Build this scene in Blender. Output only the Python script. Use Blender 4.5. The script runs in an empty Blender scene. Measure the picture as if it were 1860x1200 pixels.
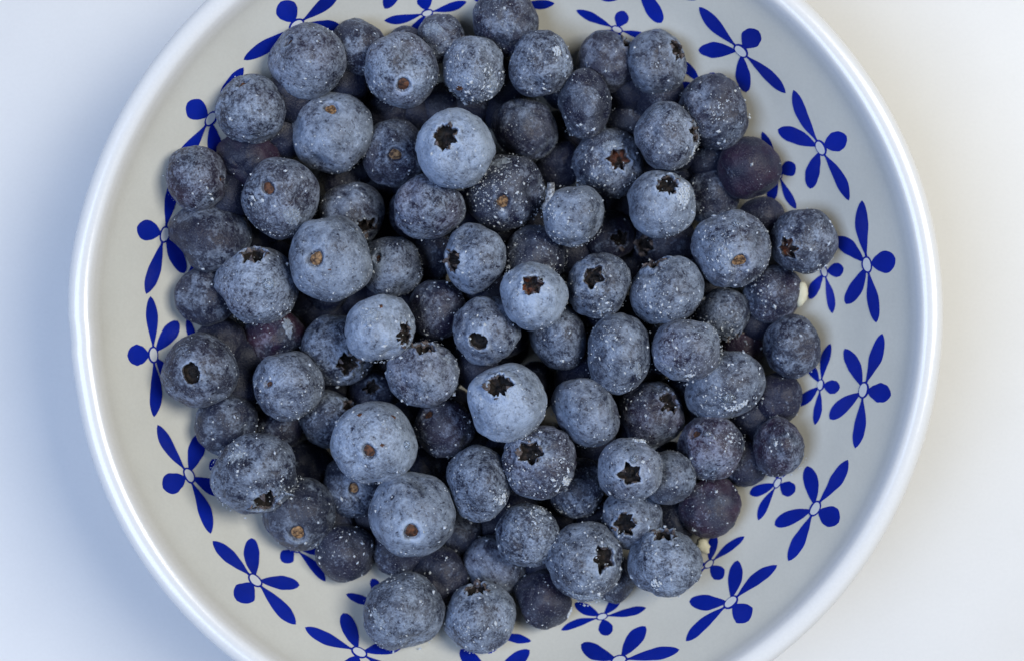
import bpy, math, random
import numpy as np
from mathutils import Vector, Matrix, noise

MM = 0.001
S = bpy.context.scene
C = S.collection

# ------------------------------------------------------------ camera, world, lamps, exposure
RIM_Z = 45.0                       # height of the bowl's rim above the table, mm
CAM = (1.25, -2.47, 285.0)         # mm; the bowl stands at the origin
FPX = 2335.0                       # focal length in pixels of the 1860 x 1200 photograph
cam_d = bpy.data.cameras.new('camera')
cam_d.sensor_width = 36.0
cam_d.lens = 36.0 * FPX / 1860.0
cam_d.clip_start = 0.01
cam_d.clip_end = 20.0
cam_d.dof.use_dof = True
cam_d.dof.focus_distance = (CAM[2] - 44.0) * MM
cam_d.dof.aperture_fstop = 12.0
cam = bpy.data.objects.new('camera', cam_d)
cam.location = [v * MM for v in CAM]
C.objects.link(cam)
S.camera = cam

W = bpy.data.worlds.new('World')
S.world = W
W.use_nodes = True
bg = W.node_tree.nodes['Background']
bg.inputs[0].default_value = (0.60, 0.74, 1.0, 1)
bg.inputs[1].default_value = 0.05


def area(name, loc, target, size, size_y, energy, col):
    d = bpy.data.lights.new(name, 'AREA')
    d.shape = 'RECTANGLE'
    d.size, d.size_y = size, size_y
    d.energy = energy
    d.color = col
    o = bpy.data.objects.new(name, d)
    o.location = loc
    o.rotation_euler = (Vector(target) - Vector(loc)).to_track_quat('-Z', 'Y').to_euler()
    C.objects.link(o)
    return o


area('window_light_warm', (0.40, 0.12, 0.66), (0, 0, 0.03), 0.30, 0.34, 5.0, (1.0, 0.965, 0.875))
area('window_light_cool', (-0.34, -0.10, 0.66), (0, 0, 0.03), 0.36, 0.36, 4.2, (0.53, 0.68, 1.0))

vs = S.view_settings
vs.view_transform = 'Standard'
vs.look = 'None'
vs.exposure = 0.0
vs.gamma = 1.0
S.render.engine = 'CYCLES'
S.cycles.max_bounces = 6


# ------------------------------------------------------------ helpers
def sm(x, a, b):
    t = min(1.0, max(0.0, (x - a) / (b - a)))
    return t * t * (3 - 2 * t)


def mesh(name, verts, faces, mat=None, smooth=True):
    m = bpy.data.meshes.new(name)
    m.from_pydata([tuple(v) for v in verts], [], faces)
    if smooth:
        m.polygons.foreach_set('use_smooth', [True] * len(m.polygons))
    if mat:
        m.materials.append(mat)
    m.update()
    return m


def obj(name, me, parent=None):
    o = bpy.data.objects.new(name, me)
    C.objects.link(o)
    if parent:
        o.parent = parent
    return o


def tag(o, label, cat, group=None):
    o['label'] = label
    o['category'] = cat
    if group:
        o['group'] = group
    return o


def new_mat(name):
    m = bpy.data.materials.new(name)
    m.use_nodes = True
    nt = m.node_tree
    return m, nt, nt.nodes['Principled BSDF']


def nd(nt, typ, **kw):
    n = nt.nodes.new(typ)
    for k, v in kw.items():
        if k.startswith('i_'):
            key = k[2:]
            n.inputs[int(key) if key.isdigit() else key].default_value = v
        else:
            setattr(n, k, v)
    return n


def ramp(nt, src, stops):
    r = nt.nodes.new('ShaderNodeValToRGB')
    e = r.color_ramp.elements
    while len(e) < len(stops):
        e.new(0.5)
    for el, (p, c) in zip(e, stops):
        el.position = p
        el.color = c if isinstance(c, tuple) else (c, c, c, 1)
    nt.links.new(src, r.inputs[0])
    return r.outputs[0]


def mix(nt, fac, a, b, blend='MIX'):
    n = nt.nodes.new('ShaderNodeMix')
    n.data_type = 'RGBA'
    n.blend_type = blend
    for sock, v in ((n.inputs[0], fac), (n.inputs[6], a), (n.inputs[7], b)):
        if hasattr(v, 'is_output'):
            nt.links.new(v, sock)
        elif isinstance(v, (int, float)):
            sock.default_value = v
        else:
            sock.default_value = (*v, 1)
    return n.outputs[2]


def math_n(nt, op, a, b=None, clamp=False):
    n = nt.nodes.new('ShaderNodeMath')
    n.operation = op
    n.use_clamp = clamp
    for i, v in enumerate((a, b)):
        if v is None:
            continue
        if hasattr(v, 'is_output'):
            nt.links.new(v, n.inputs[i])
        else:
            n.inputs[i].default_value = v
    return n.outputs[0]


# ------------------------------------------------------------ materials
def mat_skin():
    m, nt, p = new_mat('berry_skin')
    L = nt.links.new
    tc = nd(nt, 'ShaderNodeTexCoord')
    info = nd(nt, 'ShaderNodeObjectInfo')
    sep = nd(nt, 'ShaderNodeSeparateColor')
    L(info.outputs['Color'], sep.inputs[0])
    bloom_shade_amt, red_amt, haze_amt = sep.outputs[0], sep.outputs[1], sep.outputs[2]
    w = math_n(nt, 'MULTIPLY', info.outputs['Random'], 97.0)

    def ns(scale, detail, rough=0.55, dist=0.0, off=0.0):
        n = nd(nt, 'ShaderNodeTexNoise', noise_dimensions='4D', i_Scale=scale, i_Detail=detail,
               i_Roughness=rough, i_Distortion=dist)
        L(tc.outputs['Object'], n.inputs['Vector'])
        L(math_n(nt, 'ADD', w, off), n.inputs['W'])
        return n.outputs['Fac']
    big = ns(190, 3, 0.55, 0.3)
    mid = ns(620, 5, 0.65, 0.5, 11)
    fine = ns(2300, 3, 0.6, 0.0, 23)
    pores = ns(1350, 2, 0.5, 0.0, 41)
    att = nd(nt, 'ShaderNodeAttribute', attribute_name='bloom')
    # waxy bloom and frost cover, with the painted shade of deep berries folded in
    b1 = ramp(nt, big, [(0.33, 0.0), (0.68, 1.0)])
    b2 = ramp(nt, mid, [(0.34, 0.0), (0.68, 1.0)])
    s = math_n(nt, 'ADD', math_n(nt, 'MULTIPLY', b1, 0.52), math_n(nt, 'MULTIPLY', b2, 0.62))
    s = math_n(nt, 'ADD', s, math_n(nt, 'ADD', 0.875, math_n(nt, 'MULTIPLY', math_n(nt, 'SUBTRACT', fine, 0.5), math_n(nt, 'ADD', 0.7, math_n(nt, 'MULTIPLY', info.outputs['Random'], 1.3)))))
    s = math_n(nt, 'SUBTRACT', s, 1.47)
    s = math_n(nt, 'ADD', s, math_n(nt, 'MULTIPLY', math_n(nt, 'SUBTRACT', bloom_shade_amt, 0.25), 1.5))
    s = math_n(nt, 'ADD', s, math_n(nt, 'MULTIPLY', att.outputs['Fac'], 0.5))
    spots = ramp(nt, pores, [(0.33, 1.0), (0.41, 0.0)])
    s = math_n(nt, 'SUBTRACT', s, math_n(nt, 'MULTIPLY', spots, 0.40))
    s = math_n(nt, 'MULTIPLY', s, 1.0, clamp=True)
    redmask = math_n(nt, 'MULTIPLY', ramp(nt, ns(150, 2, 0.5, 0.0, 60), [(0.36, 0.0), (0.62, 1.0)]), red_amt)
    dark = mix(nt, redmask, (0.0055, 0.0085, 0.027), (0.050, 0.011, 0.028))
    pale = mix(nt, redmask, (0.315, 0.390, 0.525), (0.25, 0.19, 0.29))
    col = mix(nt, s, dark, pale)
    # grey hoar film
    film = math_n(nt, 'MULTIPLY', ramp(nt, ns(330, 4, 0.6, 0.2, 77), [(0.40, 0.0), (0.66, 1.0)]), haze_amt)
    col = mix(nt, math_n(nt, 'MULTIPLY', film, 0.42), col, (0.34, 0.40, 0.51))
    spk = ramp(nt, ns(3600, 2, 0.55, 0.0, 90), [(0.60, 0.0), (0.68, 1.0)])
    col = mix(nt, math_n(nt, 'MULTIPLY', spk, math_n(nt, 'ADD', 0.08, math_n(nt, 'MULTIPLY', haze_amt, 0.95))), col, (0.46, 0.52, 0.62))
    L(col, p.inputs['Base Color'])
    L(ramp(nt, mid, [(0.3, 0.36), (0.7, 0.62)]), p.inputs['Roughness'])
    p.inputs['Specular IOR Level'].default_value = 0.42
    p.inputs['Sheen Weight'].default_value = 0.08
    p.inputs['Sheen Roughness'].default_value = 0.32
    p.inputs['Sheen Tint'].default_value = (0.72, 0.82, 1.0, 1)
    bp = nd(nt, 'ShaderNodeBump', i_Strength=0.75, i_Distance=0.00028)
    h = math_n(nt, 'ADD', math_n(nt, 'MULTIPLY', mid, 1.2), math_n(nt, 'MULTIPLY', fine, 0.9))
    h = math_n(nt, 'ADD', h, math_n(nt, 'MULTIPLY', spk, 0.5))
    L(h, bp.inputs['Height'])
    L(bp.outputs[0], p.inputs['Normal'])
    return m


def mat_noise(name, c1, c2, scale, rough=0.6, lo=0.35, hi=0.65, bump=0.0001, strength=0.5, spec=0.4):
    m, nt, p = new_mat(name)
    tc = nd(nt, 'ShaderNodeTexCoord')
    n = nd(nt, 'ShaderNodeTexNoise', i_Scale=scale, i_Detail=4.0, i_Roughness=0.6)
    nt.links.new(tc.outputs['Object'], n.inputs['Vector'])
    nt.links.new(ramp(nt, n.outputs['Fac'], [(lo, (*c1, 1)), (hi, (*c2, 1))]), p.inputs['Base Color'])
    p.inputs['Roughness'].default_value = rough
    p.inputs['Specular IOR Level'].default_value = spec
    b = nd(nt, 'ShaderNodeBump', i_Strength=strength, i_Distance=bump)
    nt.links.new(n.outputs['Fac'], b.inputs['Height'])
    nt.links.new(b.outputs[0], p.inputs['Normal'])
    return m


M_SKIN = mat_skin()
M_PIT = mat_noise('calyx_dark', (0.002, 0.002, 0.003), (0.028, 0.017, 0.015), 1500, 0.75, 0.45, 0.75, 0.0003, 1.0)
M_LOBE = mat_noise('calyx_lobe', (0.014, 0.010, 0.012), (0.17, 0.14, 0.14), 1300, 0.75, 0.36, 0.68, 0.0003, 1.0)
M_REDPIT = mat_noise('calyx_russet', (0.010, 0.007, 0.008), (0.24, 0.075, 0.035), 420, 0.65, 0.46, 0.68, 0.0003, 1.0)
M_SCAR = mat_noise('stem_scar_tan', (0.035, 0.017, 0.010), (0.34, 0.20, 0.095), 1500, 0.7, 0.40, 0.62, 0.0003, 1.0)
M_SCAR_D = mat_noise('stem_scar_brown', (0.016, 0.009, 0.008), (0.15, 0.060, 0.028), 1200, 0.7, 0.36, 0.66, 0.0003, 1.0)
M_CHIP = mat_noise('cream_chip', (0.44, 0.42, 0.30), (0.58, 0.56, 0.43), 300, 0.5, 0.35, 0.65, 0.0001)
M_TWIG = mat_noise('frosted_twig', (0.10, 0.105, 0.12), (0.42, 0.46, 0.52), 1500, 0.7, 0.4, 0.6, 0.0004, 1.0)


def mat_ice(name, col, trans, rough):
    m, nt, p = new_mat(name)
    tc = nd(nt, 'ShaderNodeTexCoord')
    n = nd(nt, 'ShaderNodeTexNoise', i_Scale=1400.0, i_Detail=3.0)
    nt.links.new(tc.outputs['Object'], n.inputs['Vector'])
    p.inputs['Base Color'].default_value = (*col, 1)
    p.inputs['Roughness'].default_value = rough
    p.inputs['IOR'].default_value = 1.31
    p.inputs['Transmission Weight'].default_value = trans
    p.inputs['Specular IOR Level'].default_value = 0.6
    b = nd(nt, 'ShaderNodeBump', i_Strength=0.8, i_Distance=0.0003)
    nt.links.new(n.outputs['Fac'], b.inputs['Height'])
    nt.links.new(b.outputs[0], p.inputs['Normal'])
    return m


M_FROST = mat_ice('frost_white', (0.62, 0.68, 0.76), 0.25, 0.25)
M_FLAKE = mat_ice('ice_film', (0.50, 0.58, 0.70), 0.45, 0.30)
nt_ = M_FLAKE.node_tree
_n = nd(nt_, 'ShaderNodeTexNoise', i_Scale=1100.0, i_Detail=5.0, i_Roughness=0.7)
nt_.links.new(nd(nt_, 'ShaderNodeTexCoord').outputs['Object'], _n.inputs['Vector'])
nt_.links.new(ramp(nt_, _n.outputs['Fac'], [(0.38, 0.20), (0.60, 0.90)]), nt_.nodes['Principled BSDF'].inputs['Alpha'])
M_DROP = mat_ice('ice_clear', (0.80, 0.88, 0.97), 0.90, 0.10)


def mat_glaze(name, col, rough, mott=0.04, spec=0.5, rim=False):
    m, nt, p = new_mat(name)
    tc = nd(nt, 'ShaderNodeTexCoord')
    n = nd(nt, 'ShaderNodeTexNoise', i_Scale=55.0, i_Detail=5.0, i_Roughness=0.6)
    f = nd(nt, 'ShaderNodeTexNoise', i_Scale=1800.0, i_Detail=2.0, i_Roughness=0.6)
    for q in (n, f):
        nt.links.new(tc.outputs['Object'], q.inputs['Vector'])
    c1 = tuple(c * (1 - mott) for c in col)
    c2 = tuple(min(1, c * (1 + mott)) for c in col)
    base = ramp(nt, n.outputs['Fac'], [(0.3, (*c1, 1)), (0.7, (*c2, 1))])
    if rim:                                          # white glaze on the lip and the outside
        at = nd(nt, 'ShaderNodeAttribute', attribute_name='lip')
        base = mix(nt, at.outputs['Fac'], base, (0.72, 0.725, 0.72))
    g = ramp(nt, f.outputs['Fac'], [(0.3, 0.955), (0.7, 1.0)])
    nt.links.new(mix(nt, 1.0, base, g, 'MULTIPLY'), p.inputs['Base Color'])
    p.inputs['Roughness'].default_value = rough
    p.inputs['Specular IOR Level'].default_value = spec
    b = nd(nt, 'ShaderNodeBump', i_Strength=0.10, i_Distance=0.001)
    nt.links.new(n.outputs['Fac'], b.inputs['Height'])
    nt.links.new(b.outputs[0], p.inputs['Normal'])
    return m


M_GLAZE = mat_glaze('cream_glaze', (0.585, 0.58, 0.525), 0.20, rim=True)
M_BLUE = mat_glaze('cobalt_glaze', (0.002, 0.014, 0.27), 0.25, 0.30)
M_DOT = mat_glaze('pale_dot_glaze', (0.60, 0.62, 0.64), 0.25)
M_TABLE = mat_glaze('white_table', (0.725, 0.725, 0.715), 0.45, 0.012, 0.3)


# ------------------------------------------------------------ pixel of the photograph -> place
def pix(px, py, z):
    d = CAM[2] - z
    return Vector((CAM[0] + (px - 930) / FPX * d, CAM[1] - (py - 600) / FPX * d, z))


# ------------------------------------------------------------ table
t = 1.6
tb = obj('table', mesh('table', [(-t, -t, 0), (t, -t, 0), (t, t, 0), (-t, t, 0),
                                 (-t, -t, -0.03), (t, -t, -0.03), (t, t, -0.03), (-t, t, -0.03)],
                       [(0, 1, 2, 3), (7, 6, 5, 4), (0, 4, 5, 1), (1, 5, 6, 2), (2, 6, 7, 3), (3, 7, 4, 0)],
                       M_TABLE, False))
tb['kind'] = 'structure'
tb['label'] = 'smooth white table under the bowl'

# ------------------------------------------------------------ bowl
INNER = [(0, 9.0), (15, 9.0), (30, 9.6), (42, 12.6), (52, 18.2), (60, 24.6), (66.5, 30.6), (71.3, 35.9),
         (75.4, 40.4), (76.8, 42.7)]
LIP = [(77.4, 43.8), (78.0, 44.5), (79.1, 44.95), (80.5, 44.9), (81.6, 44.2), (82.0, 43.0), (81.6, 41.4)]
OUTER = [(79.6, 38.2), (75.5, 31.0), (69.0, 22.5), (60.0, 14.0), (50.0, 7.5), (43.0, 4.2), (41.2, 2.0), (40.6, 0.5),
         (39.9, 0.05), (38.2, 0.05), (37.4, 0.8), (36.8, 2.6), (33.0, 3.3), (15, 3.3), (0, 3.3)]


def catmull(pts, n):
    out = []
    P = [np.array(p, float) for p in pts]
    P = [2 * P[0] - P[1]] + P + [2 * P[-1] - P[-2]]
    for i in range(1, len(P) - 2):
        for j in range(n):
            u = j / n
            a, b, c, d = P[i - 1], P[i], P[i + 1], P[i + 2]
            out.append(0.5 * (2 * b + (c - a) * u + (2 * a - 5 * b + 4 * c - d) * u * u + (3 * b - a - 3 * c + d) * u ** 3))
    out.append(P[-2])
    return out


prof = catmull(INNER + LIP + OUTER, 4)
inner_tab = np.array([p for p in catmull(INNER + LIP[:3], 24)])
inner_tab = inner_tab[: int(np.argmax(inner_tab[:, 1] > 44.6))]


def wall_z(r):
    return float(np.interp(r, inner_tab[:, 0], inner_tab[:, 1]))


app_tab = inner_tab[:, 0] / (CAM[2] - inner_tab[:, 1]) * FPX    # radius in the picture of each point of the wall
BC = (917.8, 576.0)                                            # bowl axis at rim height in the photograph


def rim_waver(r, z, th):
    """the bowl is hand-made: its rim wavers a little and has one small nick"""
    lipw = sm(r, 70, 80)
    d = math.degrees(th % (2 * math.pi)) - 182.5
    nick = (-0.35 * math.exp(-(d / 1.1) ** 2) * sm(z, 38, 43) + 0.28 * math.exp(-((d + 9) / 7) ** 2)
            - 0.24 * math.exp(-((d - 7) / 6) ** 2))
    wob = 0.18 * math.sin(2 * th + 0.6) + 0.12 * math.sin(3 * th + 1.9) + 0.07 * math.sin(7 * th)
    return lipw * (wob + nick), lipw * 0.18 * math.sin(2 * th + 2.1)


def wall_point(rp, th, lift):
    """point of the inner wall that shows at rp pixels from the bowl's axis, th = angle (y up)"""
    r = float(np.interp(rp, app_tab, inner_tab[:, 0]))
    z = wall_z(r)
    dz = (wall_z(r + 0.3) - wall_z(r - 0.3)) / 0.6
    n = Vector((-dz, 1.0)).normalized()
    wr, wz = rim_waver(r, z, th)
    r2, z2 = r + n.x * lift + wr, z + n.y * lift + wz
    return Vector((r2 * math.cos(th), r2 * math.sin(th), z2)) * MM


bowl = obj('bowl', None)
tag(bowl, 'round cream glazed ceramic bowl with blue flowers painted inside', 'bowl')
NSEG = 224
bv, bf = [], []
np_ = len(prof)
for i, (r, z) in enumerate(prof[1:-1]):
    for j in range(NSEG):
        th = 2 * math.pi * j / NSEG
        dr, dz = rim_waver(r, z, th)
        rr, zz = r + dr, z + dz
        bv.append((rr * math.cos(th) * MM, rr * math.sin(th) * MM, zz * MM))
nr = np_ - 2
for i in range(nr - 1):
    for j in range(NSEG):
        j2 = (j + 1) % NSEG
        bf.append((i * NSEG + j, i * NSEG + j2, (i + 1) * NSEG + j2, (i + 1) * NSEG + j))
bv.append((0, 0, prof[0][1] * MM))
bv.append((0, 0, prof[-1][1] * MM))
for j in range(NSEG):
    j2 = (j + 1) % NSEG
    bf.append((len(bv) - 2, j2, j))
    bf.append((len(bv) - 1, (nr - 1) * NSEG + j, (nr - 1) * NSEG + j2))
bf = [tuple(reversed(f)) for f in bf]
bm_ = mesh('bowl_body', bv, bf, M_GLAZE)
lp = bm_.attributes.new('lip', 'FLOAT', 'POINT')
lip_v = []
for i, (r, z) in enumerate(prof[1:-1]):
    lip_v += [sm(i, len(INNER) * 4 - 10, len(INNER) * 4 - 1)] * NSEG
lp.data.foreach_set('value', lip_v + [0.0, 1.0])
obj('bowl_body', bm_, bowl)

# ---- flowers painted on the inner wall: thin glaze films that follow the wall
R_ = random.Random(5)


def petal(cx, cy, ang, L0, L1, width, peak, blunt, parent, name='petal', ell=None, mat=M_BLUE, lift=0.07):
    """cx, cy photo pixel of the flower's centre; ang direction in the photo (y up); lengths in photo pixels"""
    d = (math.cos(ang), math.sin(ang))
    n = (-d[1], d[0])
    NU, NW = 22, 6
    vs_, fs = [], []
    bend = R_.uniform(-0.05, 0.05) * (L1 - L0)
    for i in range(NU + 1):
        u = i / NU
        if ell:
            w = math.sqrt(max(0.0, 1 - (2 * u - 1) ** 2)) * width / 2
        else:
            w = width / 2 * math.sin(math.pi * u ** peak) ** blunt if 0 < u < 1 else 0.0
            w *= 1 + 0.10 * noise.noise(Vector((u * 5, cx * 0.37, ang)))
            w = max(w, 0.20 * width / 2 * (1 - u * 2.5))
        s = L0 + (L1 - L0) * u
        bo = bend * math.sin(u * math.pi)
        for k in range(NW + 1):
            v = (2 * k / NW - 1) * w + bo
            x = cx - BC[0] + d[0] * s + n[0] * v
            y = -(cy - BC[1]) + d[1] * s + n[1] * v
            vs_.append(wall_point(math.hypot(x, y), math.atan2(y, x), lift))
    for i in range(NU):
        for k in range(NW):
            a = i * (NW + 1) + k
            fs.append((a, a + NW + 1, a + NW + 2, a + 1))
    return obj(name, mesh(name, vs_, fs, mat), parent)


def flower(cx, cy, sc):
    out = math.atan2(-(cy - BC[1]), cx - BC[0])
    j = R_.uniform(-0.05, 0.05)
    dot = petal(cx, cy, out + math.pi / 2 + j, -12.5 * sc, 12.5 * sc, 13.5 * sc, 0.5, 0.5, bowl, 'flower_motif', True, M_DOT, 0.13)
    petal(cx, cy, out + math.pi / 2 + j, -16 * sc, 16 * sc, 19 * sc, 0.5, 0.5, dot, 'outline', True, M_BLUE, 0.10)
    for (a, L1, w, pk, bl) in ((0, 50, 38, 1.25, 0.58), (86, 112, 23, 1.45, 0.70), (-88, 107, 22, 1.45, 0.70),
                               (129, 81, 27, 1.35, 0.60), (-130, 79, 28, 1.40, 0.54)):
        L0 = 11 * sc if abs(a) in (86, 88) else 7 * sc
        petal(cx, cy, out + math.radians(a) + j + R_.uniform(-.05, .05), L0, L1 * sc * R_.uniform(.95, 1.05),
              w * sc * R_.uniform(.93, 1.08), pk, bl, dot)


OUTF = [(1575, 480), (1490, 268), (1345, 92), (1160, -31), (966, -75), (741, -52), (538, 45), (382, 215), (298, 425),
        (278, 643), (342, 862), (463, 1052), (652, 1183), (893, 1228), (1124, 1198), (1327, 1092), (1480, 922), (1568, 707)]
INF = [(1497, 492), (1413, 314), (1281, 160), (1120, 52), (935, 5), (775, 22), (575, 122), (440, 268), (362, 450),
       (353, 648), (412, 835), (535, 993), (700, 1100), (890, 1149), (1093, 1118), (1287, 1022), (1412, 875), (1490, 697)]
for p_ in OUTF:
    flower(*p_, 1.0)
for p_ in INF:
    flower(*p_, 0.70)

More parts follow.
